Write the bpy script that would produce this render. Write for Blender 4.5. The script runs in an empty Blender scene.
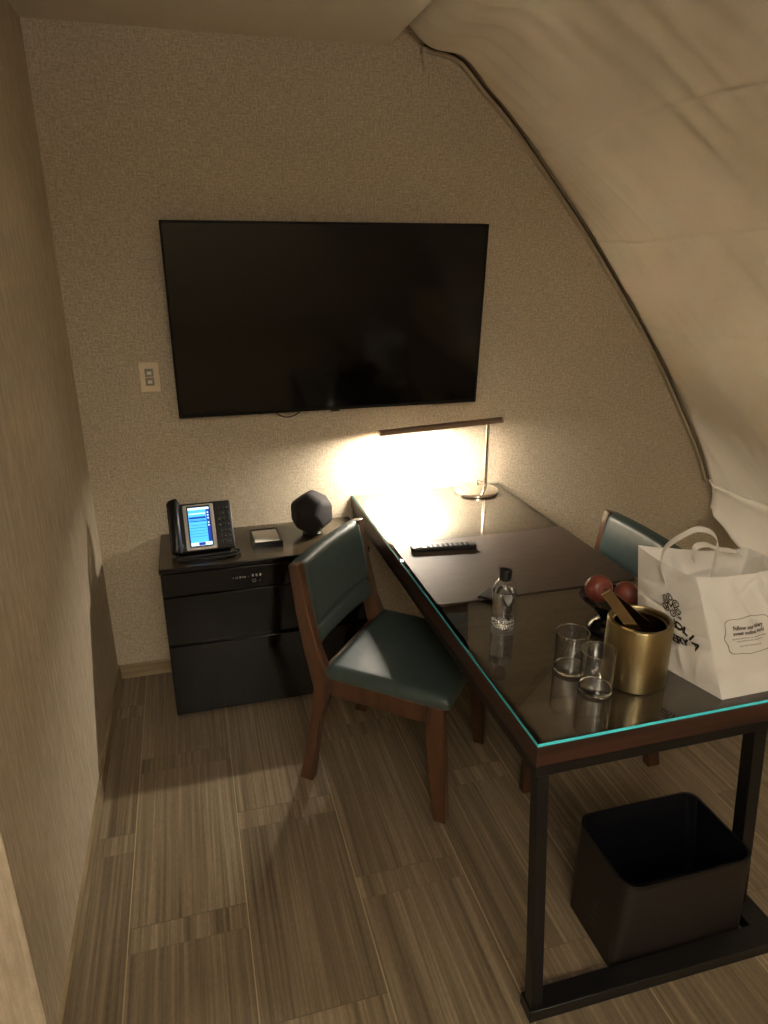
import bpy, bmesh, math, random
from mathutils import Vector, Matrix, noise
random.seed(4)
scene = bpy.context.scene
COL = scene.collection
# ------------------------------------------------------------------ camera
YAW, PITCH, ROLL, FOCAL = 0.2717, 0.3462, -0.0019, 696.84
CAM = Vector((-0.6464, -2.862, 1.7323))
cam_d = bpy.data.cameras.new('camera')
cam = bpy.data.objects.new('camera', cam_d); COL.objects.link(cam)
cp, sp, cy, sy = math.cos(PITCH), math.sin(PITCH), math.cos(YAW), math.sin(YAW)
fw = Vector((sy * cp, cy * cp, -sp)); rt = Vector((cy, -sy, 0)); up = rt.cross(fw)
rt2 = rt * math.cos(ROLL) + up * math.sin(ROLL); up2 = -rt * math.sin(ROLL) + up * math.cos(ROLL)
M = Matrix((rt2, up2, -fw)).transposed().to_4x4(); M.translation = CAM
cam.matrix_world = M
cam_d.sensor_fit = 'VERTICAL'; cam_d.sensor_height = 24.0; cam_d.lens = 24.0 * FOCAL / 1024.0
cam_d.clip_start = 0.02
scene.camera = cam
# ------------------------------------------------------------------ look, world, big lights
vs = scene.view_settings
vs.view_transform = 'Standard'; vs.look = 'None'; vs.gamma = 1.0; vs.use_curve_mapping = False
vs.exposure = 1.12
world = bpy.data.worlds.new('world'); scene.world = world; world.use_nodes = True
world.node_tree.nodes['Background'].inputs[0].default_value = (1.0, 0.86, 0.66, 1)
world.node_tree.nodes['Background'].inputs[1].default_value = 0.02
try:
    scene.cycles.use_denoising = True; scene.cycles.denoiser = 'OPENIMAGEDENOISE'
    scene.cycles.max_bounces = 12; scene.cycles.transparent_max_bounces = 16; scene.cycles.transmission_bounces = 12
    scene.cycles.sample_clamp_indirect = 0.0; scene.cycles.blur_glossy = 0.1
except Exception: pass

def area_light(name, loc, target, size, power, color):
    d = bpy.data.lights.new(name, 'AREA'); d.energy = power; d.color = color; d.shape = 'RECTANGLE'
    d.size, d.size_y = size
    o = bpy.data.objects.new(name, d); COL.objects.link(o); o.location = loc
    o.rotation_euler = (Vector(target) - Vector(loc)).to_track_quat('-Z', 'Y').to_euler()
    return o
LAMP_STRENGTH = 980.0
ROOM_POWER = 17.0
area_light('overhead_fill', (-0.7, -3.1, 2.44), (-0.6, -3.0, 0.0), (0.5, 0.5), ROOM_POWER * 0.25, (1.0, 0.95, 0.87))  # unseen area light added overhead for the room's ambient
area_light('ceiling_bounce_fill', (-0.4, -4.6, 2.05), (-0.4, -4.599, 2.47), (0.9, 0.9), ROOM_POWER * 3.6, (1.0, 0.95, 0.87))  # added upward fill without a real lamp, bounced off the ceiling

# ------------------------------------------------------------------ materials
def new_mat(name):
    m = bpy.data.materials.new(name); m.use_nodes = True
    nt = m.node_tree; b = nt.nodes['Principled BSDF']
    return m, nt, b
def srgb(r, g, b):
    f = lambda c: ((c / 255) / 12.92 if c / 255 <= 0.04045 else ((c / 255 + 0.055) / 1.055) ** 2.4)
    return (f(r), f(g), f(b), 1)
def N(nt, t, **kw):
    n = nt.nodes.new(t)
    for k, v in kw.items(): setattr(n, k, v)
    return n
def plain(name, col, rough=0.5, metal=0.0, spec=None, noise_amt=0.08, scale=40, bump=0.0, stretch=(1, 1, 1), coat=0.0, aniso=0.0):
    m, nt, b = new_mat(name)
    tc = N(nt, 'ShaderNodeTexCoord'); mp = N(nt, 'ShaderNodeMapping'); mp.inputs['Scale'].default_value = stretch
    nz = N(nt, 'ShaderNodeTexNoise'); nz.inputs['Scale'].default_value = scale; nz.inputs['Detail'].default_value = 5
    nt.links.new(tc.outputs['Object'], mp.inputs[0]); nt.links.new(mp.outputs[0], nz.inputs['Vector'])
    cr = N(nt, 'ShaderNodeValToRGB')
    c = Vector(col[:3])
    cr.color_ramp.elements[0].position = 0.3; cr.color_ramp.elements[1].position = 0.7
    cr.color_ramp.elements[0].color = (*(c * (1 - noise_amt)), 1); cr.color_ramp.elements[1].color = (*[min(1, v) for v in c * (1 + noise_amt)], 1)
    nt.links.new(nz.outputs['Fac'], cr.inputs[0]); nt.links.new(cr.outputs[0], b.inputs['Base Color'])
    b.inputs['Roughness'].default_value = rough; b.inputs['Metallic'].default_value = metal
    if spec is not None: b.inputs['Specular IOR Level'].default_value = spec
    b.inputs['Coat Weight'].default_value = coat; b.inputs['Coat Roughness'].default_value = 0.05
    if bump:
        bp = N(nt, 'ShaderNodeBump'); bp.inputs['Strength'].default_value = bump; bp.inputs['Distance'].default_value = 0.002
        nt.links.new(nz.outputs['Fac'], bp.inputs['Height']); nt.links.new(bp.outputs[0], b.inputs['Normal'])
    return m

def woven_wall(name, c0, c1, mode):
    m, nt, b = new_mat(name)
    tc = N(nt, 'ShaderNodeTexCoord')
    def nz(stretch, scale, detail=3):
        mp = N(nt, 'ShaderNodeMapping'); mp.inputs['Scale'].default_value = stretch
        n = N(nt, 'ShaderNodeTexNoise'); n.inputs['Scale'].default_value = scale; n.inputs['Detail'].default_value = detail
        nt.links.new(tc.outputs['Object'], mp.inputs[0]); nt.links.new(mp.outputs[0], n.inputs['Vector']); return n.outputs['Fac']
    if mode == 'weave':
        a = nz((1, 1, .08), 330); h = nz((.08, 1, 1), 330); big = nz((1, 1, 1), 120, 3)
    else:
        a = nz((1, 1, .02), 130); h = nz((1, .25, 1), 260); big = nz((1, 1, .3), 60, 3)
    mx = N(nt, 'ShaderNodeMath', operation='MAXIMUM') if mode == 'weave' else N(nt, 'ShaderNodeMath', operation='ADD')
    if mode != 'weave':
        sc1 = N(nt, 'ShaderNodeMath', operation='MULTIPLY'); sc1.inputs[1].default_value = .75; nt.links.new(a, sc1.inputs[0])
        sc2 = N(nt, 'ShaderNodeMath', operation='MULTIPLY'); sc2.inputs[1].default_value = .25; nt.links.new(h, sc2.inputs[0])
        nt.links.new(sc1.outputs[0], mx.inputs[0]); nt.links.new(sc2.outputs[0], mx.inputs[1])
    else:
        nt.links.new(a, mx.inputs[0]); nt.links.new(h, mx.inputs[1])
    av = N(nt, 'ShaderNodeMath', operation='MULTIPLY_ADD'); av.inputs[1].default_value = .6
    sb = N(nt, 'ShaderNodeMath', operation='MULTIPLY'); sb.inputs[1].default_value = .4
    nt.links.new(big, sb.inputs[0]); nt.links.new(mx.outputs[0], av.inputs[0]); nt.links.new(sb.outputs[0], av.inputs[2])
    cr = N(nt, 'ShaderNodeValToRGB'); cr.color_ramp.elements[0].position = .42; cr.color_ramp.elements[1].position = .66
    cr.color_ramp.elements[0].color = c0; cr.color_ramp.elements[1].color = c1
    nt.links.new(av.outputs[0], cr.inputs[0]); nt.links.new(cr.outputs[0], b.inputs['Base Color'])
    bp = N(nt, 'ShaderNodeBump'); bp.inputs['Strength'].default_value = .55; bp.inputs['Distance'].default_value = .0025
    nt.links.new(mx.outputs[0], bp.inputs['Height']); nt.links.new(bp.outputs[0], b.inputs['Normal'])
    b.inputs['Roughness'].default_value = .75; b.inputs['Specular IOR Level'].default_value = .25
    return m

def floor_mat():
    m, nt, b = new_mat('vein_cut_floor_tile')
    L = nt.links.new
    tc = N(nt, 'ShaderNodeTexCoord'); sx = N(nt, 'ShaderNodeSeparateXYZ'); L(tc.outputs['Object'], sx.inputs[0])
    def mth(op, a, bb=None, c=None):
        n = N(nt, 'ShaderNodeMath', operation=op)
        for i, v in enumerate((a, bb, c)):
            if v is None: continue
            if isinstance(v, (int, float)): n.inputs[i].default_value = v
            else: L(v, n.inputs[i])
        return n.outputs[0]
    X, Y = sx.outputs[0], sx.outputs[1]
    xs = mth('DIVIDE', mth('ADD', X, .945), .32)
    ci = mth('FLOOR', xs); fx = mth('MULTIPLY', mth('FRACT', xs), .32)
    par = mth('FLOORED_MODULO', ci, 2)
    ys = mth('DIVIDE', mth('ADD', mth('ADD', Y, 1.39), mth('MULTIPLY', par, -.36)), .72)
    ri = mth('FLOOR', ys); fy = mth('MULTIPLY', mth('FRACT', ys), .72)
    isshort = mth('LESS_THAN', fy, .08)
    g = .0016
    l1 = mth('LESS_THAN', fx, g); l2 = mth('GREATER_THAN', fx, .32 - g)
    l3 = mth('LESS_THAN', fy, g); l4 = mth('COMPARE', fy, .08, g)
    gl = mth('MAXIMUM', l1, l2); gh = mth('MAXIMUM', l3, l4); grout = mth('MAXIMUM', gl, gh)
    cb = N(nt, 'ShaderNodeCombineXYZ'); L(ci, cb.inputs[0]); L(ri, cb.inputs[1]); L(isshort, cb.inputs[2])
    wn = N(nt, 'ShaderNodeTexWhiteNoise', noise_dimensions='3D'); L(cb.outputs[0], wn.inputs['Vector'])
    # streaks along Y, every tile cut from another spot
    off = N(nt, 'ShaderNodeVectorMath', operation='SCALE'); L(wn.outputs['Color'], off.inputs[0]); off.inputs['Scale'].default_value = 7.0
    ad = N(nt, 'ShaderNodeVectorMath', operation='ADD'); L(tc.outputs['Object'], ad.inputs[0]); L(off.outputs[0], ad.inputs[1])
    def streak(sc, stretch, det, rough=.6):
        mp = N(nt, 'ShaderNodeMapping'); mp.inputs['Scale'].default_value = stretch; L(ad.outputs[0], mp.inputs[0])
        n = N(nt, 'ShaderNodeTexNoise'); n.inputs['Scale'].default_value = sc; n.inputs['Detail'].default_value = det
        n.inputs['Roughness'].default_value = rough; L(mp.outputs[0], n.inputs['Vector']); return n.outputs['Fac']
    s1 = streak(26, (1, .03, 1), 5); s2 = streak(110, (1, .012, 1), 4); s3 = streak(150, (1, .4, 1), 3)
    v = mth('ADD', mth('ADD', mth('MULTIPLY', s1, .38), mth('MULTIPLY', s2, .50)), mth('MULTIPLY', s3, .12))
    cr = N(nt, 'ShaderNodeValToRGB'); e = cr.color_ramp.elements
    e[0].position = .36; e[0].color = srgb(92, 79, 62); e[1].position = .64; e[1].color = srgb(156, 141, 117)
    m1 = cr.color_ramp.elements.new(.5); m1.color = srgb(123, 108, 87)
    L(v, cr.inputs[0])
    hs = N(nt, 'ShaderNodeHueSaturation'); L(cr.outputs[0], hs.inputs['Color'])
    L(mth('MULTIPLY_ADD', wn.outputs['Value'], .26, .87), hs.inputs['Value'])
    mix = N(nt, 'ShaderNodeMix', data_type='RGBA'); L(grout, mix.inputs['Factor']); L(hs.outputs[0], mix.inputs['A'])
    gm = N(nt, 'ShaderNodeMix', data_type='RGBA'); L(gl, gm.inputs['Factor']); gm.inputs['A'].default_value = srgb(108, 93, 72); gm.inputs['B'].default_value = srgb(168, 152, 122)
    L(gm.outputs['Result'], mix.inputs['B']); L(mix.outputs['Result'], b.inputs['Base Color'])
    b.inputs['Roughness'].default_value = .34
    bp = N(nt, 'ShaderNodeBump'); bp.inputs['Strength'].default_value = .25; bp.inputs['Distance'].default_value = .001
    L(mth('SUBTRACT', v, grout), bp.inputs['Height']); L(bp.outputs[0], b.inputs['Normal'])
    return m

def wood(name, dark, light, axis_stretch=(1, .05, 1), scale=40, rough=.35, coat=0.0):
    m, nt, b = new_mat(name)
    tc = N(nt, 'ShaderNodeTexCoord'); mp = N(nt, 'ShaderNodeMapping'); mp.inputs['Scale'].default_value = axis_stretch
    nz = N(nt, 'ShaderNodeTexNoise'); nz.inputs['Scale'].default_value = scale; nz.inputs['Detail'].default_value = 6
    nt.links.new(tc.outputs['Object'], mp.inputs[0]); nt.links.new(mp.outputs[0], nz.inputs['Vector'])
    cr = N(nt, 'ShaderNodeValToRGB'); cr.color_ramp.elements[0].position = .35; cr.color_ramp.elements[1].position = .65
    cr.color_ramp.elements[0].color = dark; cr.color_ramp.elements[1].color = light
    nt.links.new(nz.outputs['Fac'], cr.inputs[0]); nt.links.new(cr.outputs[0], b.inputs['Base Color'])
    b.inputs['Roughness'].default_value = rough; b.inputs['Coat Weight'].default_value = coat; b.inputs['Coat Roughness'].default_value = .08
    return m

def glass_sheet(name, gain=2.1, wall=False):                       # see-through pane with a Fresnel reflection
    m, nt, b = new_mat(name); nt.nodes.remove(b)
    out = nt.nodes['Material Output']; fr = N(nt, 'ShaderNodeFresnel'); fr.inputs['IOR'].default_value = 1.52
    tr = N(nt, 'ShaderNodeBsdfTransparent'); tr.inputs[0].default_value = (.93, .97, .95, 1)
    gl = N(nt, 'ShaderNodeBsdfGlossy'); gl.inputs['Roughness'].default_value = .015
    geo = N(nt, 'ShaderNodeNewGeometry'); inv = N(nt, 'ShaderNodeMath', operation='SUBTRACT'); inv.inputs[0].default_value = 1; nt.links.new(geo.outputs['Backfacing'], inv.inputs[1])
    k2 = N(nt, 'ShaderNodeMath', operation='MULTIPLY'); k2.inputs[1].default_value = gain; k2.use_clamp = True; nt.links.new(fr.outputs[0], k2.inputs[0])
    k3 = N(nt, 'ShaderNodeMath', operation='MULTIPLY'); nt.links.new(k2.outputs[0], k3.inputs[0]); nt.links.new(inv.outputs[0], k3.inputs[1])
    mx = N(nt, 'ShaderNodeMixShader'); nt.links.new(k3.outputs[0], mx.inputs[0]); nt.links.new(tr.outputs[0], mx.inputs[1]); nt.links.new(gl.outputs[0], mx.inputs[2])
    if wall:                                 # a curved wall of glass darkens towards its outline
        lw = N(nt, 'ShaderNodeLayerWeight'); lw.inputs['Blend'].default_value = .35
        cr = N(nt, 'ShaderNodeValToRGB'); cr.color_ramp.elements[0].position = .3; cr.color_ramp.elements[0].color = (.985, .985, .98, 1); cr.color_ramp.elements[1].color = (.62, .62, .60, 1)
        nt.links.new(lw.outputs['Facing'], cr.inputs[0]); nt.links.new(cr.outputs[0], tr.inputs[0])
    nt.links.new(mx.outputs[0], out.inputs[0]); return m
def clear(name, ior, col=(1, 1, 1, 1), rough=0.0):
    m, nt, b = new_mat(name)
    b.inputs['Base Color'].default_value = col; b.inputs['Transmission Weight'].default_value = 1; b.inputs['IOR'].default_value = ior; b.inputs['Roughness'].default_value = rough
    return m
def brushed(name, col, rough, stretch, aniso_bump=.15):
    m, nt, b = new_mat(name)
    tc = N(nt, 'ShaderNodeTexCoord'); mp = N(nt, 'ShaderNodeMapping'); mp.inputs['Scale'].default_value = stretch
    nz = N(nt, 'ShaderNodeTexNoise'); nz.inputs['Scale'].default_value = 120; nz.inputs['Detail'].default_value = 4
    nt.links.new(tc.outputs['Object'], mp.inputs[0]); nt.links.new(mp.outputs[0], nz.inputs['Vector'])
    bp = N(nt, 'ShaderNodeBump'); bp.inputs['Strength'].default_value = aniso_bump; bp.inputs['Distance'].default_value = .0006
    nt.links.new(nz.outputs['Fac'], bp.inputs['Height']); nt.links.new(bp.outputs[0], b.inputs['Normal'])
    b.inputs['Base Color'].default_value = col; b.inputs['Metallic'].default_value = 1; b.inputs['Roughness'].default_value = rough
    return m
def emit(name, col, s, base=(0, 0, 0, 1)):
    m, nt, b = new_mat(name); b.inputs['Base Color'].default_value = base
    b.inputs['Emission Color'].default_value = col; b.inputs['Emission Strength'].default_value = s; return m

M_WALL = woven_wall('woven_wallpaper', srgb(166, 152, 130), srgb(214, 202, 180), 'weave')
M_LWALL = woven_wall('corded_wallpaper', srgb(176, 162, 140), srgb(204, 191, 170), 'cord')
M_FLOOR = floor_mat()
M_PLASTER = plain('ceiling_plaster', srgb(218, 208, 190), .85, noise_amt=.02, scale=6)
M_BASE = wood('stone_baseboard', srgb(128, 112, 84), srgb(160, 142, 112), (.05, .05, 1), 60, .4)
M_DRAPE = plain('linen_drape_cloth', srgb(232, 222, 204), .85, noise_amt=.04, scale=300, bump=.25, spec=.2)
M_TRACK = plain('painted_track', srgb(182, 170, 146), .45, noise_amt=.03)
M_DARKGAP = plain('track_gap_shade', srgb(90, 80, 66), .7)  # gap beside the curtain track, its shade put into the colour
M_TV = plain('tv_black_plastic', srgb(8, 8, 8), .6, spec=.2, noise_amt=.02)
M_SCREEN = plain('tv_screen_glass', srgb(4, 4, 5), .09, noise_amt=.0, spec=.32)
M_BLACK = plain('black_plastic', srgb(22, 21, 21), .38, noise_amt=.05)
M_LACQ = plain('black_lacquer', srgb(11, 8, 7), .10, noise_amt=.1, scale=14, stretch=(1, 1, .1), spec=.35)
M_LACQTOP = plain('lacquer_top_reflection', srgb(50, 42, 30), .26, noise_amt=.06, coat=.4)  # olive tone stands for the bright wall mirrored in black lacquer
M_STEEL = plain('black_powder_coated_steel', srgb(12, 12, 13), .42, noise_amt=.04)
M_CHROME = plain('polished_chrome', srgb(225, 220, 212), .06, 1.0, noise_amt=.01)
M_DESKWOOD = wood('desk_walnut', srgb(56, 41, 34), srgb(82, 62, 52), (.06, 1, 1), 34, .42)
M_DESKEDGE = wood('desk_edge_walnut', srgb(48, 29, 23), srgb(72, 44, 34), (.06, .06, 1), 40, .35)
M_GLASS = glass_sheet('clear_table_glass')
M_GEDGE = plain('piped_light_glass_edge', srgb(84, 232, 255), .15, noise_amt=.02)  # glass tint, brightened in the colour for light piped through the pane
_nt = M_GEDGE.node_tree; _g = N(_nt, 'ShaderNodeNewGeometry'); _t = N(_nt, 'ShaderNodeBsdfTransparent'); _m = N(_nt, 'ShaderNodeMixShader')
_nt.links.new(_g.outputs['Backfacing'], _m.inputs[0]); _nt.links.new(_nt.nodes['Principled BSDF'].outputs[0], _m.inputs[1]); _nt.links.new(_t.outputs[0], _m.inputs[2])
_nt.links.new(_m.outputs[0], _nt.nodes['Material Output'].inputs[0])
M_MAT = wood('brown_leather_pad', srgb(64, 52, 44), srgb(80, 66, 56), (.05, 1, 1), 200, .55)
M_CHAIRWOOD = wood('walnut_chair_frame', srgb(58, 37, 25), srgb(90, 60, 40), (.4, .4, .08), 50, .3, .3)
M_LEATHER = plain('dark_teal_leather', srgb(60, 74, 72), .38, noise_amt=.12, scale=25, bump=.25)
M_BRASS = brushed('brushed_brass', srgb(160, 145, 108), .22, (.3, .3, 12), .25)
_nt = M_BRASS.node_tree; _tg = N(_nt, 'ShaderNodeTangent', direction_type='RADIAL', axis='Z'); _b = _nt.nodes['Principled BSDF']
_nt.links.new(_tg.outputs[0], _b.inputs['Tangent']); _b.inputs['Anisotropic'].default_value = .85; _b.inputs['Anisotropic Rotation'].default_value = .25; _b.inputs['Roughness'].default_value = .30
_nt.nodes['Bump'].inputs['Strength'].default_value = .05
M_TONGS = plain('brushed_bronze_steel', srgb(150, 132, 104), .24, 1.0, noise_amt=.05)
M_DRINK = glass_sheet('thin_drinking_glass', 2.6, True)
M_CLEARSOLID = clear('solid_clear_glass', 1.5)
M_FROST = clear('textured_bottle_base', 1.4, (1, 1, 1, 1), .35)
M_PET = clear('clear_bottle_plastic', 1.42, (.97, .97, .97, 1))
M_WATER = clear('water', 1.33)
M_BAG = plain('white_bag_plastic', srgb(246, 244, 240), .3, noise_amt=.03, scale=12, bump=.3)
_nt = M_BAG.node_tree; _tl = N(_nt, 'ShaderNodeBsdfTranslucent'); _tl.inputs[0].default_value = (.86, .84, .80, 1); _tr = N(_nt, 'ShaderNodeBsdfTransparent')
_m1 = N(_nt, 'ShaderNodeMixShader'); _m1.inputs[0].default_value = .22; _m2 = N(_nt, 'ShaderNodeMixShader'); _m2.inputs[0].default_value = .10
_nt.links.new(_nt.nodes['Principled BSDF'].outputs[0], _m1.inputs[1]); _nt.links.new(_tl.outputs[0], _m1.inputs[2]); _nt.links.new(_m1.outputs[0], _m2.inputs[1]); _nt.links.new(_tr.outputs[0], _m2.inputs[2])
_nt.links.new(_m2.outputs[0], _nt.nodes['Material Output'].inputs[0])
M_INK = plain('black_ink', srgb(24, 22, 24), .5)
M_GREYINK = plain('grey_ink', srgb(96, 92, 90), .5)
M_APPLE = plain('rust_red_apple_skin', srgb(112, 54, 42), .42, noise_amt=.3, scale=30, stretch=(1, 1, .3))
M_BOWL = plain('black_glazed_ceramic', srgb(20, 19, 20), .16, noise_amt=.05)
M_BIN = plain('dark_brown_leatherette', srgb(30, 25, 22), .5, noise_amt=.12, scale=180, bump=.3)
M_LINER = plain('black_bin_bag', srgb(10, 11, 16), .35, noise_amt=.1, scale=40, bump=.3)
M_CLOTH = plain('charcoal_speaker_cloth', srgb(27, 22, 22), .85, noise_amt=.2, scale=500, bump=.5)
M_PAPER = plain('white_paper', srgb(226, 220, 208), .7, noise_amt=.02)
M_PLATE = plain('beige_switch_plate', srgb(222, 206, 176), .45, noise_amt=.02)
M_SWITCH = plain('grey_switch_rocker', srgb(150, 142, 128), .4, noise_amt=.02)
M_WHITEPL = plain('white_switch_light', srgb(220, 220, 215), .4, noise_amt=.02)
M_SILVER = plain('silver_plastic', srgb(214, 210, 202), .35, noise_amt=.02)
M_KEY = plain('dark_key_plastic', srgb(30, 29, 30), .4, noise_amt=.03)
M_MARK = plain('pale_print', srgb(170, 168, 160), .5)
M_LCD = emit('lit_blue_screen', srgb(66, 160, 240), 1.0)
M_LCDD = emit('lit_dark_blue_screen', srgb(20, 50, 140), .8)
M_LCDW = emit('lit_white_screen', srgb(190, 220, 245), .9)
M_LED = emit('warm_led_strip', (1.0, .90, .75, 1), LAMP_STRENGTH)
M_VENT = plain('dark_grey_grille', srgb(70, 66, 58), .5)
M_SILL = plain('painted_sill', srgb(190, 176, 148), .6, noise_amt=.03)

# ------------------------------------------------------------------ mesh helpers
class MB:
    def __init__(s): s.v = []; s.f = []; s.m = []
    def add(s, vs, fs, mi=0):
        o = len(s.v); s.v += [tuple(v) for v in vs]; s.f += [tuple(i + o for i in f) for f in fs]; s.m += [mi] * len(fs); return s
    def box(s, x0, x1, y0, y1, z0, z1, mi=0, mat=None):
        vs = [Vector((x, y, z)) for z in (z0, z1) for y in (y0, y1) for x in (x0, x1)]
        if mat: vs = [mat @ v for v in vs]
        return s.add(vs, [(0, 2, 3, 1), (4, 5, 7, 6), (0, 1, 5, 4), (2, 6, 7, 3), (0, 4, 6, 2), (1, 3, 7, 5)], mi)
    def hexa(s, b, t, mi=0):           # bottom 4 pts, top 4 pts (both counter-clockwise from above)
        return s.add(list(b) + list(t), [(3, 2, 1, 0), (4, 5, 6, 7), (0, 1, 5, 4), (1, 2, 6, 5), (2, 3, 7, 6), (3, 0, 4, 7)], mi)
    def prism(s, pts, d0, d1, fn, mi=0):   # 2D outline, extruded; fn(a, b, d) -> point
        n = len(pts); vs = [fn(a, b, d0) for a, b in pts] + [fn(a, b, d1) for a, b in pts]
        return s.add(vs, [tuple(range(n))[::-1], tuple(range(n, 2 * n))] + [(i, (i + 1) % n, n + (i + 1) % n, n + i) for i in range(n)], mi)
    def lathe(s, prof, c=(0, 0, 0), seg=48, mi=0, closed=False):
        n = len(prof); vs = []
        for k in range(seg):
            a = 2 * math.pi * k / seg
            for r, z in prof: vs.append((c[0] + r * math.cos(a), c[1] + r * math.sin(a), c[2] + z))
        fs = []
        for k in range(seg):
            k2 = (k + 1) % seg
            for i in range(n - 1 + (1 if closed else 0)):
                j = (i + 1) % n
                fs.append((k * n + i, k2 * n + i, k2 * n + j, k * n + j))
        return s.add(vs, fs, mi)
    def tube(s, pts, r, seg=10, mi=0, rx=None, cap=True):
        pts = [Vector(p) for p in pts]; vs = []; nrm = None
        for i, p in enumerate(pts):
            t = (pts[min(i + 1, len(pts) - 1)] - pts[max(i - 1, 0)]).normalized()
            if nrm is None:
                nrm = t.orthogonal().normalized() if abs(t.z) > .9 else Vector((0, 0, 1)).cross(t).normalized()
            nrm = (nrm - t * nrm.dot(t)).normalized(); bn = t.cross(nrm)
            rr = r[i] if isinstance(r, (list, tuple)) else r
            for k in range(seg):
                a = 2 * math.pi * k / seg
                vs.append(p + nrm * math.cos(a) * rr + bn * math.sin(a) * (rx if rx else rr))
        fs = [(i * seg + k, i * seg + (k + 1) % seg, (i + 1) * seg + (k + 1) % seg, (i + 1) * seg + k) for i in range(len(pts) - 1) for k in range(seg)]
        if cap: fs += [tuple(range(seg))[::-1], tuple(range((len(pts) - 1) * seg, len(pts) * seg))]
        return s.add(vs, fs, mi)
    def ellipsoid(s, c, r, seg=32, rings=18, mi=0, fn=None):
        vs = []; fs = []
        for i in range(rings + 1):
            th = math.pi * i / rings
            for k in range(seg):
                a = 2 * math.pi * k / seg
                v = Vector((r[0] * math.sin(th) * math.cos(a), r[1] * math.sin(th) * math.sin(a), r[2] * math.cos(th)))
                if fn: v = fn(v, th, a)
                vs.append(Vector(c) + v)
        for i in range(rings):
            for k in range(seg): fs.append((i * seg + k, (i + 1) * seg + k, (i + 1) * seg + (k + 1) % seg, i * seg + (k + 1) % seg))
        return s.add(vs, fs, mi)
    def grid(s, nu, nv, fn, mi=0):
        vs = [fn(i / nu, j / nv) for i in range(nu + 1) for j in range(nv + 1)]
        return s.add(vs, [(i * (nv + 1) + j, (i + 1) * (nv + 1) + j, (i + 1) * (nv + 1) + j + 1, i * (nv + 1) + j + 1) for i in range(nu) for j in range(nv)], mi)
    def build(s, name, mats, parent=None, bevel=0, seg=2, angle=35, solid=0, flat=False, subsurf=0):
        me = bpy.data.meshes.new(name); me.from_pydata(s.v, [], s.f)
        if not isinstance(mats, (list, tuple)): mats = [mats]
        for m in mats: me.materials.append(m)
        bm = bmesh.new(); bm.from_mesh(me)
        for f, mi in zip(bm.faces, s.m): f.material_index = mi
        bmesh.ops.remove_doubles(bm, verts=bm.verts, dist=1e-6)
        bmesh.ops.recalc_face_normals(bm, faces=bm.faces)
        for f in bm.faces: f.smooth = not flat
        bm.to_mesh(me); bm.free()
        if not flat: me.set_sharp_from_angle(angle=math.radians(angle))
        o = bpy.data.objects.new(name, me); COL.objects.link(o)
        if parent: o.parent = parent
        if solid:
            md = o.modifiers.new('thickness', 'SOLIDIFY'); md.thickness = solid; md.offset = -1
        if bevel:
            md = o.modifiers.new('bevel', 'BEVEL'); md.width = bevel; md.segments = seg; md.limit_method = 'ANGLE'; md.angle_limit = math.radians(40); md.harden_normals = False
        if subsurf:
            md = o.modifiers.new('subsurf', 'SUBSURF'); md.levels = subsurf; md.render_levels = subsurf
        return o
def empty(name, loc, rz=0):
    o = bpy.data.objects.new(name, None); COL.objects.link(o); o.location = loc; o.rotation_euler = (0, 0, rz); o.empty_display_size = .1; return o
def tag(o, label=None, cat=None, group=None, kind=None):
    if label: o['label'] = label
    if cat: o['category'] = cat
    if group: o['group'] = group
    if kind: o['kind'] = kind
    return o
def struct(o): o['kind'] = 'structure'; return o
def text_geo(body, size, align='CENTER', bold=0.0, spacing=1.0):
    cu = bpy.data.curves.new('lettering_source', 'FONT'); cu.body = body; cu.size = size; cu.align_x = align; cu.align_y = 'CENTER'
    cu.offset = bold; cu.space_character = spacing; cu.resolution_u = 3
    o = bpy.data.objects.new('lettering_source', cu); COL.objects.link(o)
    dg = bpy.context.evaluated_depsgraph_get(); dg.update()
    me = bpy.data.meshes.new_from_object(o.evaluated_get(dg))
    vs = [v.co.copy() for v in me.vertices]; fs = [tuple(p.vertices) for p in me.polygons]
    bpy.data.objects.remove(o); bpy.data.curves.remove(cu); bpy.data.meshes.remove(me)
    return vs, fs
def rrect(x0, x1, y0, y1, r, n=5):
    pts = []
    for cx, cy_, a0 in ((x1 - r, y1 - r, 0), (x0 + r, y1 - r, 90), (x0 + r, y0 + r, 180), (x1 - r, y0 + r, 270)):
        for k in range(n + 1):
            a = math.radians(a0 + 90 * k / n); pts.append((cx + r * math.cos(a), cy_ + r * math.sin(a)))
    return pts
def smooth(pts, n=6):           # Catmull-Rom
    P = [Vector(p) for p in pts]; out = []
    for i in range(len(P) - 1):
        a, b, c, d = P[max(i - 1, 0)], P[i], P[i + 1], P[min(i + 2, len(P) - 1)]
        for k in range(n):
            t = k / n
            out.append(.5 * ((2 * b) + (c - a) * t + (2 * a - 5 * b + 4 * c - d) * t * t + (3 * b - a - 3 * c + d) * t ** 3))
    out.append(P[-1]); return out
def nz3(x, y, z=0): return noise.noise(Vector((x, y, z)))
XYZ = lambda a, b, d: (a, b, d)

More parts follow.
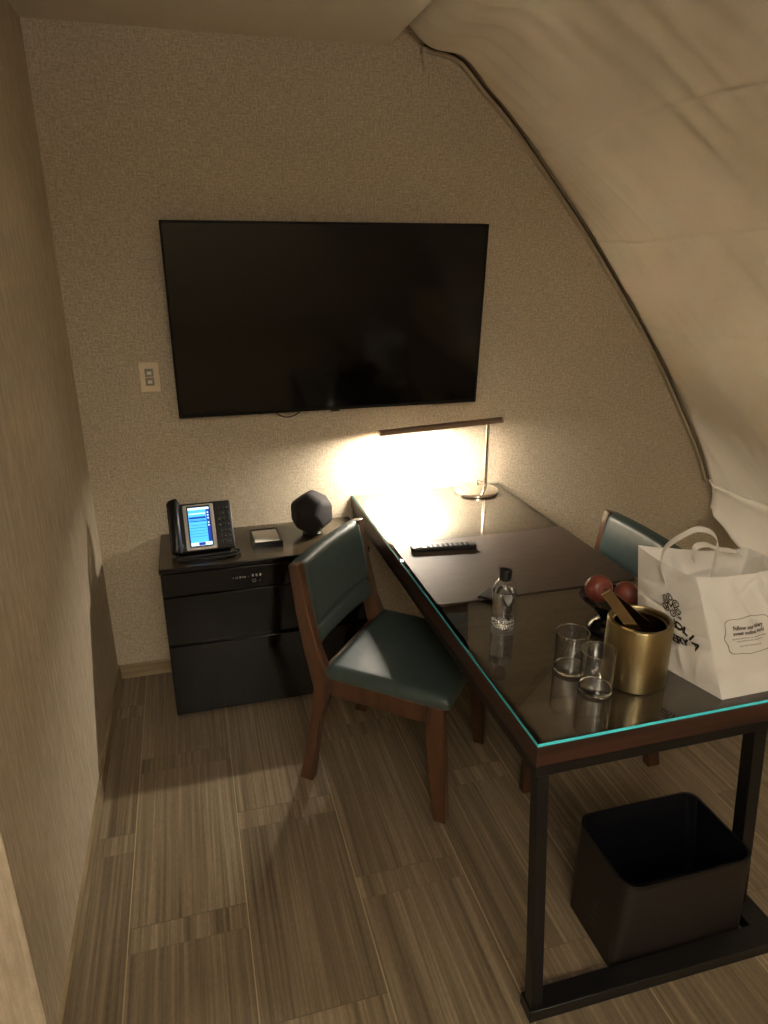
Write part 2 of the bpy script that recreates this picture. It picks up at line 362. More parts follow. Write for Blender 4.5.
# ------------------------------------------------------------------ the room
XL0, XL1, YLE = -1.061, -1.079, -1.64
struct(MB().box(-2.7, 2.75, -6.1, .1, -.12, 0).build('floor', M_FLOOR, flat=True))
struct(MB().box(-1.2, 2.75, 0, .1, 0, 2.9).build('wall_back', M_WALL, flat=True))
struct(MB().hexa([(-2.7, 0, 0), (-2.7, YLE, 0), (XL1, YLE, 0), (XL0, 0, 0)], [(-2.7, 0, 2.47), (-2.7, YLE, 2.47), (XL1, YLE, 2.47), (XL0, 0, 2.47)]).build('wall_left', M_LWALL, flat=True))
struct(MB().box(-2.8, -2.7, -6.1, YLE, 0, 2.6).build('wall_far_left', M_LWALL, flat=True))
struct(MB().box(-2.8, 2.75, -6.2, -6.1, 0, 2.9).build('wall_front', M_WALL, flat=True))
struct(MB().box(-2.8, .168, -6.1, 0, 2.47, 2.62).build('ceiling', M_PLASTER, flat=True))
struct(MB().box(.168, 2.75, -6.1, 0, 2.86, 2.96).build('ceiling_over_skylight', M_PLASTER, flat=True))
struct(MB().box(.11, .168, -6.1, 0, 2.62, 2.90).build('trim_1', M_PLASTER, flat=True))
struct(MB().box(2.75, 2.85, -6.1, 0, 0, 2.96).build('wall_right', M_PLASTER, flat=True))
struct(MB().box(2.18, 2.74, -6.0, -.001, 0, .36).box(2.14, 2.74, -6.0, -.001, .36, .385).build('window_sill', M_SILL, flat=True))
struct(MB().box(XL0 + .001, -.83, -.012, 0, 0, .066).build('baseboard_back', M_BASE, bevel=.002))
struct(MB().box(.02, 2.17, -.012, 0, 0, .066).build('baseboard_back_right', M_BASE, bevel=.002))
struct(MB().hexa([(XL0, -.013, 0), (XL1, YLE, 0), (XL1 + .010, YLE, 0), (XL0 + .010, -.013, 0)], [(XL0, -.013, .066), (XL1, YLE, .066), (XL1 + .010, YLE, .066), (XL0 + .010, -.013, .066)]).build('baseboard_left', M_BASE, flat=True))

# the curtain under the slope of the roof window
CURVE = [(.215, 2.545), (.301, 2.474), (.436, 2.445), (.55, 2.346), (.661, 2.25), (.778, 2.13), (.902, 1.997), (1.033, 1.853), (1.186, 1.671), (1.326, 1.499), (1.456, 1.33), (1.576, 1.157), (1.698, .969), (1.796, .81), (1.862, .672)]
cpts = [Vector((x, 0, z)) for x, z in CURVE]
fine = smooth(cpts, 8)
acc = [0]
for a, b in zip(fine, fine[1:]): acc.append(acc[-1] + (b - a).length)
LEN = acc[-1]
def curve_at(s):
    s = max(0, min(LEN, s))
    for i in range(len(acc) - 1):
        if acc[i + 1] >= s:
            t = (s - acc[i]) / (acc[i + 1] - acc[i]); p = fine[i].lerp(fine[i + 1], t)
            q0 = fine[max(i - 2, 0)]; q1 = fine[min(i + 3, len(fine) - 1)]
            d = (q1 - q0).normalized(); n = Vector((-d.z, 0, d.x))
            if n.x > 0: n = -n
            return p, n
SEAMS = (.70, 1.15, 1.60)
def drape_off(s, y):
    d = -y
    e = min(1, max(0, d - .022) / .07); e = e * e * (3 - 2 * e)
    edge = .024 + .006 * math.sin(s * 5.1) + .004 * math.sin(s * 11 + 1)
    o = -.021 + e * edge
    o += e * (.022 * min(1, d) * nz3(d * 1.3, s * 1.1, 3) + .006 * min(1, d * 2) * nz3(d * 4 + .9 * s, s * 1.2, 8))
    q = d - .42 * s                                # long folds that slant down towards the room
    f = abs(nz3(q * 5.5, s * .7, 5.0)); o += e * .007 * max(0, .35 - f) / .35 * (0.4 + min(1, d))
    f = abs(nz3(q * 9.5 + 3, s * 1.1, 9.0)); o += e * .0035 * max(0, .25 - f) / .25
    for k in SEAMS:
        o -= .006 * math.exp(-((s - k - .012 * math.sin(d * 5)) / .008) ** 2)
    return o
DEPTH = 3.6
cur = empty('curtain', (0, 0, 0)); tag(cur, 'large cream linen curtain stretched under the sloping window, covering the right side', 'curtain')
def dfn(u, v):
    s = u * LEN; y = -.022 - DEPTH * v ** 1.7
    p, n = curve_at(s); return Vector((p.x, y, p.z)) + n * drape_off(s, y)
MB().grid(420, 200, dfn).build('drape_panel', M_DRAPE, cur, solid=.003, angle=60)
def tail(u, v):                                 # the loose hem hanging under the batten
    y = -.022 - DEPTH * v ** 1.7; d = -y
    p, n = curve_at(LEN); b = Vector((p.x, y, p.z)) + n * drape_off(LEN, y)
    drop = (.15 + .16 * min(1, d / .45)) * u
    return b + Vector((.03 * math.sin(u * 2.2) + .008 * math.sin(d * 16) * u - .012 * math.sin(min(1, u * 6) * math.pi), 0, -drop))
MB().grid(14, 160, tail).build('hem', M_DRAPE, cur, solid=.003, angle=60)
tr = MB()
pr = []
for k in range(0, 61):
    s = LEN * (.045 + .955 * k / 60); p, n = curve_at(s); pr.append((p, n))
for a, ya, yb, mi in ((-.012, -.001, -.008, 1), (.002, -.001, -.024, 0), (-.024, -.001, -.018, 0)):
    vs = []; fs = []
    for p, n in pr:
        for dy, dn in ((ya, 0), (yb, 0), (yb, .011), (ya, .011)):
            q = p + n * (a + dn); vs.append((q.x, dy, q.z))
    for k in range(len(pr) - 1):
        for j in range(4): fs.append((k * 4 + j, k * 4 + (j + 1) % 4, (k + 1) * 4 + (j + 1) % 4, (k + 1) * 4 + j))
    fs += [(0, 1, 2, 3), tuple(range(len(vs) - 4, len(vs)))]
    tr.add(vs, fs, mi)
tr.build('curtain_track', [M_TRACK, M_DARKGAP], cur)
b = MB().box(.292, .312, -.030, -.0, 2.455, 2.470).box(.296, .308, -.026, -.022, 2.425, 2.458)
b.tube([(.302, -.024, 2.428), (.303, -.024, 2.405)], .0022, 8).ellipsoid((.303, -.024, 2.399), (.004, .004, .007), 12, 8)
b.build('cord_hook', M_TRACK, cur)
g = empty('window_grille', (2.0, -.05, .385)); tag(g, 'dark ribbed vent grille on the sill under the curtain hem', 'vent')
g.location = (0, 0, 0)
MB().box(2.16, 2.20, -.60, -.02, .3855, .40).build('grille_frame', M_VENT, g, bevel=.002)
gb = MB()
for k in range(12): gb.box(2.165, 2.172, -.57 + k * .045, -.555 + k * .045, .40, .47)
gb.box(2.165, 2.172, -.575, -.04, .47, .478)
gb.build('grille_bars', M_VENT, g)

# ------------------------------------------------------------------ television
TVX, TVZ, TVW, TILT = -.696, 1.1537, 1.2443, .0853; TVH = TVW * .5754
tv = empty('television', (TVX, -.06, TVZ)); tv.rotation_euler = (TILT, 0, 0)
tag(tv, 'large black wall-mounted flat television, switched off, above the desk', 'television')
MB().box(0, TVW, 0, .028, 0, TVH).build('tv_body', M_TV, tv, bevel=.003)
MB().box(.008, TVW - .008, -.0015, .0, .012, TVH - .008).build('screen', M_SCREEN, tv)
fb = MB().box(0, TVW, -.003, 0, 0, .012).box(0, TVW, -.003, 0, TVH - .008, TVH).box(0, .008, -.003, 0, .012, TVH - .008).box(TVW - .008, TVW, -.003, 0, .012, TVH - .008)
fb.build('bezel', M_TV, tv)
MB().box(TVW * .5 - .018, TVW * .5 + .018, -.002, .014, -.008, .0).build('sensor_tab', M_BLACK, tv, bevel=.002)
MB().box(TVW * .5 - .2, TVW * .5 + .2, .028, .052, .2, .52).build('wall_mount', M_STEEL, tv)
cable = MB().tube(smooth([(-.322, -.030, 1.20), (-.312, -.028, 1.150), (-.290, -.024, 1.131), (-.262, -.02, 1.126), (-.232, -.024, 1.135), (-.216, -.028, 1.152), (-.208, -.030, 1.20)], 6), .0028, 8).build('power_cable', M_BLACK)
tag(cable, 'black cable looping just below the television edge', 'cable')
sw = empty('light_switch', (-.791, 0, 1.31)); tag(sw, 'beige wall switch plate with two small rockers left of the television', 'light switch')
MB().box(-.0365, .0365, -.006, 0, -.058, .058).build('switch_plate', M_PLATE, sw, bevel=.003)
for zz in (-.017, .017):
    r_ = MB().box(-.016, .016, -.0095, -.006, zz - .0155, zz + .0155).build('rocker', M_SWITCH, sw, bevel=.0015)
    MB().box(-.008, .008, -.0105, -.0095, zz - .007, zz + .005).build('rocker_light', M_WHITEPL, r_)

# ------------------------------------------------------------------ black cabinet
CX0, CX1, CY, CZ = -.817, -.012, -.368, .656
cab = empty('cabinet', (CX0, CY, 0)); tag(cab, 'low glossy black cabinet with drawers standing against the wall left of the desk', 'cabinet')
W = CX1 - CX0; D = -CY - .002
MB().box(0, W, .02, D, .012, .634).build('carcass', M_LACQ, cab, bevel=.002)
MB().box(-.003, W, -.003, D, .636, .6545).build('cabinet_top', M_LACQ, cab, bevel=.002)
MB().box(.001, W - .002, .001, D, .6545, .656).build('top_reflection', M_LACQTOP, cab)  # thin added sheet carrying the painted wall reflection
MB().box(.02, W - .02, .03, D - .02, 0, .012).build('plinth', M_BLACK, cab)
d1 = MB().box(.002, W - .002, 0, .02, .538, .631).build('control_drawer', M_LACQ, cab, bevel=.002)
d2 = MB().box(.002, W - .002, 0, .02, .336, .534).build('drawer', M_LACQ, cab, bevel=.002)
d3 = MB().box(.002, W - .002, 0, .02, .014, .322).build('drawer', M_LACQ, cab, bevel=.002)
mk = MB()
def mkp(px0, px1, z0, z1): mk.box(px0, px1, -.0008, .0002, z0, z1)
ox = .262
for i, (dx, w_, h_) in enumerate([(0, .006, .002), (.012, .002, .009), (.018, .002, .009), (.026, .007, .007), (.037, .005, .004), (.045, .005, .006), (.060, .002, .002)]): mkp(ox + dx, ox + dx + w_, .588 - h_ / 2, .588 + h_ / 2)
for dx in (.074, .088, .102): mkp(ox + dx, ox + dx + .007, .586, .596)
for x0, x1, z0, z1 in ((.075, .088, .573, .5745), (.075, .088, .5625, .564), (.075, .0765, .5625, .5745), (.0865, .088, .5625, .5745), (.100, .106, .566, .568)): mkp(ox + x0, ox + x1, z0, z1)
mk.build('printed_marks', M_MARK, d1)

# telephone ---------------------------------------------------------
ph = empty('telephone', (-.652, -.226, CZ)); ph.scale = (.95, .92, .97); tag(ph, 'black desk telephone with lit blue screen standing on the black cabinet', 'telephone')
ph.rotation_euler = (0, 0, math.radians(2))
TL = math.radians(53)       # slope of the face
def face(u, v, d):          # u right, v up the face, d outwards
    return Vector((u, -.055 + v * math.cos(TL) - d * math.sin(TL), .022 + v * math.sin(TL) + d * math.cos(TL)))
MB().prism(rrect(-.128, .128, 0, .205, .012), -.028, 0, face).build('body', M_BLACK, ph, bevel=.003)
MB().prism([(-.070, 0), (.075, 0), (.075, .03), (.045, .12), (.030, .12), (-.035, .012), (-.070, .010)], -.11, .11, lambda a, b, d: (d, a + .0, b)).build('stand', M_BLACK, ph, bevel=.004)
MB().prism(rrect(-.066, .056, .004, .196, .006), 0, .004, face).build('screen_bezel', M_SILVER, ph, bevel=.001)
MB().prism(rrect(-.052, .042, .016, .190, .004), .004, .006, face).build('screen_frame', M_BLACK, ph)
sc = MB().prism(rrect(-.047, .024, .034, .172, .001), .006, .0068, face, 0)
sc.prism(rrect(-.047, .038, .172, .182, .001), .006, .0068, face, 2).prism(rrect(-.047, .038, .020, .034, .001), .006, .0068, face, 2).prism(rrect(.024, .038, .034, .172, .001), .006, .0068, face, 1)
for v0, v1, mi in ((.128, .1295, 1), (.134, .142, 1), (.1215, .125, 1), (.094, .0955, 1), (.082, .0832, 1), (.07, .0712, 1), (.106, .1072, 1), (.058, .0592, 1), (.153, .158, 2)): sc.prism(rrect(-.045, .022, v0, v1, .0003), .0068, .0072, face, mi)
sc.prism(rrect(-.016, .010, .021, .033, .001), .0068, .0072, face, 1)
for v0 in (.155, .143, .131, .112, .100): sc.prism(rrect(.028, .034, v0, v0 + .006, .0008), .0068, .0072, face, 2)
sc.build('screen', [M_LCD, M_LCDD, M_LCDW], ph)
MB().prism(rrect(.062, .122, .012, .196, .006), 0, .003, face).build('keypad_panel', M_KEY, ph, bevel=.001)
for r in range(7):
    for c in range(3):
        k = MB().prism(rrect(.068 + c * .0175, .081 + c * .0175, .020 + r * .024, .034 + r * .024, .003), .003, .007, face).build('key', M_KEY, ph, bevel=.001)
        if (r, c) in ((5, 1), (6, 2), (3, 0), (4, 0), (3, 2), (1, 2), (1, 1), (2, 2), (0, 2)):
            MB().prism(rrect(.072 + c * .0175, .077 + c * .0175, .026 + r * .024, .028 + r * .024, .0005), .007, .0074, face).build('key_mark', M_MARK, k)
hs = MB(); path = []; rad = []
for k in range(25):
    v = -.008 + .222 * k / 24; t = k / 24
    bow = .018 + .020 * math.sin(math.pi * t); path.append(face(-.102, v, bow)); rad.append(.0195 + .006 * (abs(2 * t - 1) ** 3))
rad[0] = .012; rad[-1] = .012
hs.tube(path, rad, 20, rx=.021)
hs.ellipsoid(face(-.102, .018, .016), (.027, .024, .022)).ellipsoid(face(-.102, .196, .018), (.027, .024, .024))
hs.build('handset', M_BLACK, ph, angle=60)
cord = []
for k in range(0, 420):
    t = k / 419; a = t * 2 * math.pi * 34
    bx = -.105 + .285 * t if t < .8 else -.105 + .285 * .8 + .02 * math.sin((t - .8) / .2 * math.pi); by = -.098 - .018 * math.sin(t * math.pi) + (.06 * ((t - .8) / .2) if t > .8 else 0)
    cord.append((bx, by + .0065 * math.cos(a), .0095 + .0065 * math.sin(a)))
MB().tube(cord, .0022, 6).build('coiled_cord', M_BLACK, ph, angle=60)
MB().tube(smooth([face(-.102, -.006, .012), (-.106, -.085, .012), (-.105, -.098, .0095)], 5), .0028, 8).build('cord_end', M_BLACK, ph)

# note tray -------------------------------------------------------------
nt_ = empty('note_tray', (-.402, -.190, CZ)); nt_.rotation_euler = (0, 0, .02); tag(nt_, 'small black note tray on the cabinet between telephone and speaker', 'tray')
TX, TY = .058, .078
MB().box(-TX, TX, -TY, TY, 0, .006).box(-TX, -TX + .006, -TY, TY, .006, .026).box(TX - .006, TX, -TY, TY, .006, .026).box(-TX + .006, TX - .006, -TY, -TY + .006, .006, .026).box(-TX + .006, TX - .006, TY - .006, TY, .006, .026).build('tray_box', M_LACQ, nt_)
pad = MB().box(-.050, .050, -.068, .068, .0065, .023).build('notepad', M_PAPER, None, bevel=.0008); pad.location = (-.402, -.190, CZ); pad.rotation_euler = (0, 0, .02)
tag(pad, 'white paper notepad lying in the small black tray', 'notepad')

# speaker ------------------------------------------------------------------
sp_ = empty('speaker', (-.203, -.145, CZ)); tag(sp_, 'dark faceted many-sided speaker on the cabinet beside the desk', 'speaker')
def dodeca(R, c, rot):
    phi = (1 + 5 ** .5) / 2
    vs = [Vector((x, y, z)) for x in (-1, 1) for y in (-1, 1) for z in (-1, 1)]
    for a in (-1 / phi, 1 / phi):
        for b_ in (-phi, phi): vs += [Vector((0, a, b_)), Vector((a, b_, 0)), Vector((b_, 0, a))]
    bm = bmesh.new()
    for v in vs: bm.verts.new(rot @ (v / 3 ** .5 * R) + Vector(c))
    bmesh.ops.convex_hull(bm, input=bm.verts); bmesh.ops.dissolve_limit(bm, angle_limit=.02, verts=bm.verts, edges=bm.edges)
    bm.verts.index_update(); out = [v.co.copy() for v in bm.verts], [tuple(v.index for v in f.verts) for f in bm.faces]; bm.free(); return out
phi = (1 + 5 ** .5) / 2
q = Vector((0, 1, phi)).normalized().rotation_difference(Vector((-.12, -.97, .22)).normalized()).to_matrix()
twist = Matrix.Rotation(math.radians(20), 3, Vector((-.12, -.97, .22)).normalized())
vs_, fs_ = dodeca(.099, (0, 0, .091), twist @ q)
MB().add(vs_, fs_).build('speaker_shell', M_CLOTH, sp_, bevel=.018, seg=5, angle=70)
MB().lathe([(0, 0), (.040, 0), (.042, .004), (.034, .014), (0, .014)], seg=32).build('speaker_foot', M_BLACK, sp_)

# ------------------------------------------------------------------ desk
DW, DL = .70, 1.764
desk = empty('desk', (0, 0, 0)); tag(desk, 'long dark wood desk with glass top and black steel legs, set against the back wall', 'desk')
MB().prism([(0, -.003), (0, -DL), (DW, -DL), (DW, -.003)], .705, .7515, XYZ).build('wood_top', [M_DESKWOOD], desk, bevel=.002)
gt = MB(); gt.add([(0, -.003, .752), (0, -DL, .752), (DW, -DL, .752), (DW, -.003, .752), (0, -.003, .760), (0, -DL, .760), (DW, -DL, .760), (DW, -.003, .760)], [(0, 1, 2, 3), (4, 5, 6, 7)], 0)
gt.add([(0, -.003, .752), (0, -DL, .752), (DW, -DL, .752), (DW, -.003, .752), (0, -.003, .760), (0, -DL, .760), (DW, -DL, .760), (DW, -.003, .760)], [(0, 1, 5, 4), (1, 2, 6, 5), (2, 3, 7, 6), (3, 0, 4, 7)], 1)
gt.build('glass_top', [M_GLASS, M_GEDGE], desk, flat=True)
eg = MB().box(-.002, .020, -DL - .002, -.003, .700, .7515).box(DW - .02, DW + .002, -DL - .002, -.003, .700, .7515).box(.02, DW - .02, -DL - .002, -DL + .02, .700, .7515)
eg.build('wood_edge', M_DESKEDGE, desk, bevel=.0015)
fr = MB().box(.0, .035, -DL, -.02, .672, .700).box(DW - .035, DW, -DL, -.02, .672, .700).box(.035, DW - .035, -DL, -DL + .035, .672, .700)
fr.build('top_frame', M_STEEL, desk, bevel=.001)
def leg(x0, x1, y0, y1, bx0, bx1, by0, by1):
    return MB().hexa([(bx0, by0, .036), (bx1, by0, .036), (bx1, by1, .036), (bx0, by1, .036)], [(x0, y0, .672), (x1, y0, .672), (x1, y1, .672), (x0, y1, .672)]).build('leg', M_STEEL, desk, bevel=.001)
leg(.006, .034, -DL, -DL + .032, .006, .036, -1.830, -1.796)
leg(DW - .040, DW - .002, -1.685, -1.645, DW - .012, DW + .024, -1.720, -1.680)
bm_ = MB().hexa([(.002, -1.836, 0), (DW + .05, -1.842, 0), (DW + .05, -1.782, 0), (.002, -1.782, 0)], [(.002, -1.836, .036), (DW + .05, -1.842, .036), (DW + .05, -1.782, .036), (.002, -1.782, .036)])
bm_.box(DW - .018, DW + .048, -1.782, -1.66, 0, .036)
bm_.build('foot_rail', M_STEEL, desk, bevel=.0015)
MB().box(DW - .045, DW - .005, -.055, -.015, 0, .672).build('leg', M_STEEL, desk, bevel=.001)
MB().box(.004, .04, -.055, -.015, 0, .672).build('leg', M_STEEL, desk, bevel=.001)

# leather pad
pd = MB().prism(rrect(.008, .690, -1.110, -.622, .016), .7603, .7643, XYZ).build('desk_pad', M_MAT, bevel=.0012)
tag(pd, 'rectangular brown leather desk pad lying across the middle of the glass desk top', 'desk pad')
# remote control
rm = empty('remote_control', (.172, -.712, .7645)); rm.rotation_euler = (0, 0, math.radians(-7)); tag(rm, 'slim dark remote control lying near the back left of the leather desk pad', 'remote control')
MB().prism(rrect(-.118, .118, -.021, .021, .012), .002, .017, XYZ).build('remote_body', M_BLACK, rm, bevel=.004, seg=3)
MB().prism(rrect(-.108, .112, -.016, .016, .006), .0165, .0176, XYZ).build('key_plate', M_KEY, rm)
for i in range(9):
    for j in range(3): MB().prism(rrect(-.062 + i * .018, -.051 + i * .018, -.0125 + j * .0095, -.0065 + j * .0095, .002), .0176, .0192, XYZ).build('button', M_KEY, rm)
MB().lathe([(0, .0176), (.010, .0176), (.010, .0196), (.006, .0196), (0, .019)], (-.085, 0, 0), 24).build('button', M_KEY, rm)
# coaster
co = empty('coaster', (.192, -1.100, .7645)); co.rotation_euler = (0, 0, math.radians(40)); tag(co, 'square black leather coaster behind the water bottle at the edge of the desk pad', 'coaster')
MB().box(-.036, .036, -.036, .036, 0, .006).build('coaster_base', M_BLACK, co, bevel=.002)
MB().box(-.031, .031, -.031, .031, .006, .0068).build('coaster_face', plain('black_coaster_leather', srgb(30, 28, 28), .5, bump=.3), co)

# ------------------------------------------------------------------ desk lamp
lp = empty('desk_lamp', (.545, -.118, .760)); tag(lp, 'lit chrome desk lamp with slim horizontal light bar at the wall end of desk', 'lamp')
MB().lathe([(0, 0), (.094, 0), (.098, .002), (.098, .011), (.094, .013), (0, .013)], seg=64).build('base', M_CHROME, lp)
MB().tube([(.054, .025, .012), (.054, .025, .306)], .0085, 24).build('pole', M_CHROME, lp, bevel=.002)
H0 = Vector((.112, .020, .314)); H1 = Vector((-.447, -.012, .298))
dirh = (H0 - H1).normalized(); side = dirh.cross(Vector((0, 0, 1))).normalized(); upv = side.cross(dirh)
def barpt(t, a, b): return H1 + (H0 - H1) * t + side * a + upv * b
ar = []
sec = [(.0135 * math.cos(math.radians(k)), .0135 * math.sin(math.radians(k))) for k in range(0, 181, 15)] + [(-.0135, -.010), (-.0110, -.010), (-.0110, -.0045), (.0110, -.0045), (.0110, -.010), (.0135, -.010)]
MB().prism(sec, 0, 1, lambda a, b, t: barpt(t, a, b)).build('light_bar', plain('dark_bronze_metal', srgb(128, 108, 94), .42, .7, noise_amt=.03), lp)
for t0, t1 in ((-.012, 0), (1, 1.012)): MB().tube([barpt(t0, 0, 0), barpt(t1, 0, 0)], .0138, 20).build('end_cap', M_CHROME, lp)
LEDT0, LEDT1 = .02, .46
pts = [barpt(LEDT0, -.0075, -.0060), barpt(LEDT1, -.0075, -.0060), barpt(LEDT1, .0075, -.0060), barpt(LEDT0, .0075, -.0060)]
ptt = [p + upv * .001 for p in pts]
MB().hexa(pts, ptt).build('led_strip', M_LED, lp, flat=True)
MB().tube(smooth([(.03, .06, .006), (.045, .095, .006), (.052, .108, .010), (.058, .112, .016), (.066, .112, .010), (.09, .108, .004)], 5), .0018, 8).build('cord', M_BLACK, lp)

# ------------------------------------------------------------------ chairs
def make_chair(label):
    t = empty('dining_chair', (0, 0, 0)); tag(t, label, 'chair')
    HW = .236                                   # half width (outer)
    TH = .036
    prof_leg = [(-.028, 0), (.003, .140), (.029, .278), (.042, .375), (.044, .392), (.030, .455), (.014, .521), (-.011, .664), (-.030, .826), (.006, .832), (.034, .675), (.066, .540), (.100, .452), (.108, .442), (.108, .378), (.090, .335), (.066, .272), (.044, .140), (.024, 0)]
    for sgn in (-1, 1):
        y0, y1 = (HW - TH, HW) if sgn > 0 else (-HW, -HW + TH)
        MB().prism(prof_leg, y0, y1, lambda a, b, d: (a - .25, d, b)).build('rear_leg', M_CHAIRWOOD, t, bevel=.004)
        MB().prism([(.441, .372), (.458, .19), (.480, 0), (.520, 0), (.515, .19), (.500, .437), (.441, .437)], y0, y1, lambda a, b, d: (a - .25, d, b)).build('front_leg', M_CHAIRWOOD, t, bevel=.004)
        MB().prism([(.106, .378), (.442, .371), (.442, .437), (.106, .443)], y0 + .002, y1 - .002, lambda a, b, d: (a - .25, d, b)).build('side_rail', M_CHAIRWOOD, t, bevel=.003)
    MB().box(.455 - .25, .492 - .25, -HW + TH, HW - TH, .372, .436).build('front_rail', M_CHAIRWOOD, t, bevel=.003)
    MB().box(.052 - .25, .085 - .25, -HW + TH, HW - TH, .375, .440).build('rear_rail', M_CHAIRWOOD, t, bevel=.003)
    # seat cushion: flat upholstered slab with soft edges and a slight crown
    sb = MB()
    def seat(u, v, top):
        x = .085 + (.520 - .085) * u; w = (HW - .003) if True else 0
        y = -w + 2 * w * v
        ed = min(u, 1 - u, v, 1 - v); r_ = min(1, ed / .05); crown = (.5 - abs(v - .5)) * (.5 - abs(u - .5)) * .03
        z = .470 - .008 * u + .016 * math.sqrt(max(0, 1 - (1 - r_) ** 2)) + crown - .004
        if u > .97: x -= 0
        return Vector((x - .25, y, z if top else .4375))
    NU = 28
    sb.grid(NU, NU, lambda u, v: seat(u, v, True))
    sb.grid(NU, NU, lambda u, v: seat(u, v, False))
    rim = [(i / NU, 0) for i in range(NU)] + [(1, i / NU) for i in range(NU)] + [(1 - i / NU, 1) for i in range(NU)] + [(0, 1 - i / NU) for i in range(NU)]
    vs = []; 
    for u, v in rim: vs += [seat(u, v, True), seat(u, v, False)]
    n = len(rim); sb.add(vs, [(2 * i, 2 * i + 1, 2 * ((i + 1) % n) + 1, 2 * ((i + 1) % n)) for i in range(n)])
    sb.build('seat', M_LEATHER, t, angle=50)
    # backrest: padded panel between the posts, creased near its foot
    bk = MB()
    def post(z):                                # front line of the post, s for a height
        pts_ = [(.44, .100), (.540, .060), (.675, .034), (.832, .006)]
        for (z0, s0), (z1, s1) in zip(pts_, pts_[1:]):
            if z <= z1: return s0 + (s1 - s0) * (z - z0) / (z1 - z0)
        return .006
    Z0, Z1 = .535, .828; hw = HW - TH * .72
    def back(u, v, f):
        z = Z0 + (Z1 - Z0) * u; y = -hw + 2 * hw * v
        ed = min(u / .06, (1 - u) / .06, v / .04, (1 - v) / .04); r_ = min(1, ed)
        puff = .015 * math.sqrt(max(0, 1 - (1 - r_) ** 2))
        crease = .012 * math.exp(-((u - .24) / .022) ** 2)
        belly = .006 * math.sin(math.pi * min(1, max(0, (u - .24) / .76)))
        s = post(z) - .014
        dish = -.012 * math.sin(math.pi * v)
        if f: s = s + puff - crease + belly + dish
        else: s = s - .022 - puff * .6 + dish
        return Vector((s - .25, y, z))
    bk.grid(40, 30, lambda u, v: back(u, v, True)); bk.grid(40, 30, lambda u, v: back(u, v, False))
    rim = [(i / 40, 0) for i in range(40)] + [(1, i / 30) for i in range(30)] + [(1 - i / 40, 1) for i in range(40)] + [(0, 1 - i / 30) for i in range(30)]
    vs = []
    for u, v in rim: vs += [back(u, v, True), back(u, v, False)]
    n = len(rim); bk.add(vs, [(2 * i, 2 * i + 1, 2 * ((i + 1) % n) + 1, 2 * ((i + 1) % n)) for i in range(n)])
    bk.build('backrest', M_LEATHER, t, angle=50)
    return t
ch1 = make_chair('walnut chair with dark teal leather seat, pulled out at an angle left of the desk')
u_ = Vector((.767, -.641)); w_ = Vector((.641, .767)); o_ = Vector((-.364, -.841)) + u_ * .25 + w_ * .218
ch1.location = (o_.x, o_.y, 0); ch1.rotation_euler = (0, 0, math.radians(-39.9))
ch2 = ch1.copy(); COL.objects.link(ch2)
for c in list(ch1.children):
    d = c.copy(); COL.objects.link(d); d.parent = ch2
ch2.location = (.602, -.895, 0); ch2.rotation_euler = (0, 0, math.radians(180))
ch2['label'] = 'walnut and teal leather chair at the far side of the desk behind the carrier bag'
for c in (ch1, ch2): c['group'] = 'walnut chairs at the desk'

# ------------------------------------------------------------------ water bottle
bt = empty('water_bottle', (.145, -1.268, .760)); tag(bt, 'clear plastic water bottle with black cap standing on the glass desk top', 'bottle')
R = .0335
outer = [(0, .004), (.018, .002), (.026, 0), (.0315, .003), (R, .010), (R, .026), (R - .0010, .029), (R, .032), (R, .104), (R - .001, .114), (R - .004, .124), (.0245, .134), (.0175, .141), (.0135, .145), (.0135, .156)]
inner = [(max(0, r - .0009), z + .0009 if i < 5 else z) for i, (r, z) in enumerate(outer)]
MB().lathe(outer + inner[::-1], seg=64).build('bottle_shell', M_PET, bt, angle=60)
wp = [(0, .006), (.018, .004), (.026, .002), (.0305, .0045), (R - .0016, .011), (R - .0016, .026), (R - .0026, .029), (R - .0016, .032), (R - .0016, .104), (R - .0024, .110), (0, .110)]
MB().lathe(wp, seg=64).build('water', M_WATER, bt, angle=60)
MB().lathe([(0, .149), (.0165, .149), (.0175, .151), (.0175, .170), (.016, .173), (0, .173)], seg=40).build('cap', M_BLACK, bt)
MB().lathe([(.0136, .1435), (.0160, .1435), (.0160, .1475), (.0136, .1475)], seg=40, closed=True).build('neck_ring', M_BLACK, bt)
rg = MB()
for k in range(28):
    for rr, zz in ((.029, .006), (.0305, .014)):
        a = 2 * math.pi * (k + (.5 if rr > .03 else 0)) / 28; rg.ellipsoid((rr * math.cos(a), rr * math.sin(a), zz), (.0026, .0026, .0040), 8, 6)
rg.build('ribbed_base', M_FROST, bt, angle=80)
# ------------------------------------------------------------------ tumblers
def tumbler(label, x, y):
    r, h = .0410, .108
    t = empty('drinking_glass', (x, y, .7602)); tag(t, label, 'glass', 'tumblers on the desk')
    MB().lathe([(r - .0022, .010), (r, .010), (r, h), (r - .0022, h)], seg=72, closed=True).build('glass_wall', M_DRINK, t, angle=50)
    rim = [(r - .0011 + .0014 * math.cos(k * math.pi / 4), h + .0014 * math.sin(k * math.pi / 4)) for k in range(8)]
    MB().lathe(rim, seg=96, closed=True).build('rim', M_CLEARSOLID, t, angle=80)
    MB().lathe([(0, 0), (r - .004, 0), (r - .0005, .0035), (r, .0095), (r - .004, .0085), (r - .010, .0065), (0, .006)], seg=72).build('glass_base', M_CLEARSOLID, t, angle=60)
    return t
tumbler('empty clear tumbler standing behind the other one, nearer the water bottle', .212, -1.522)
tumbler('empty clear tumbler standing in front, nearest the brass ice bucket', .226, -1.618)
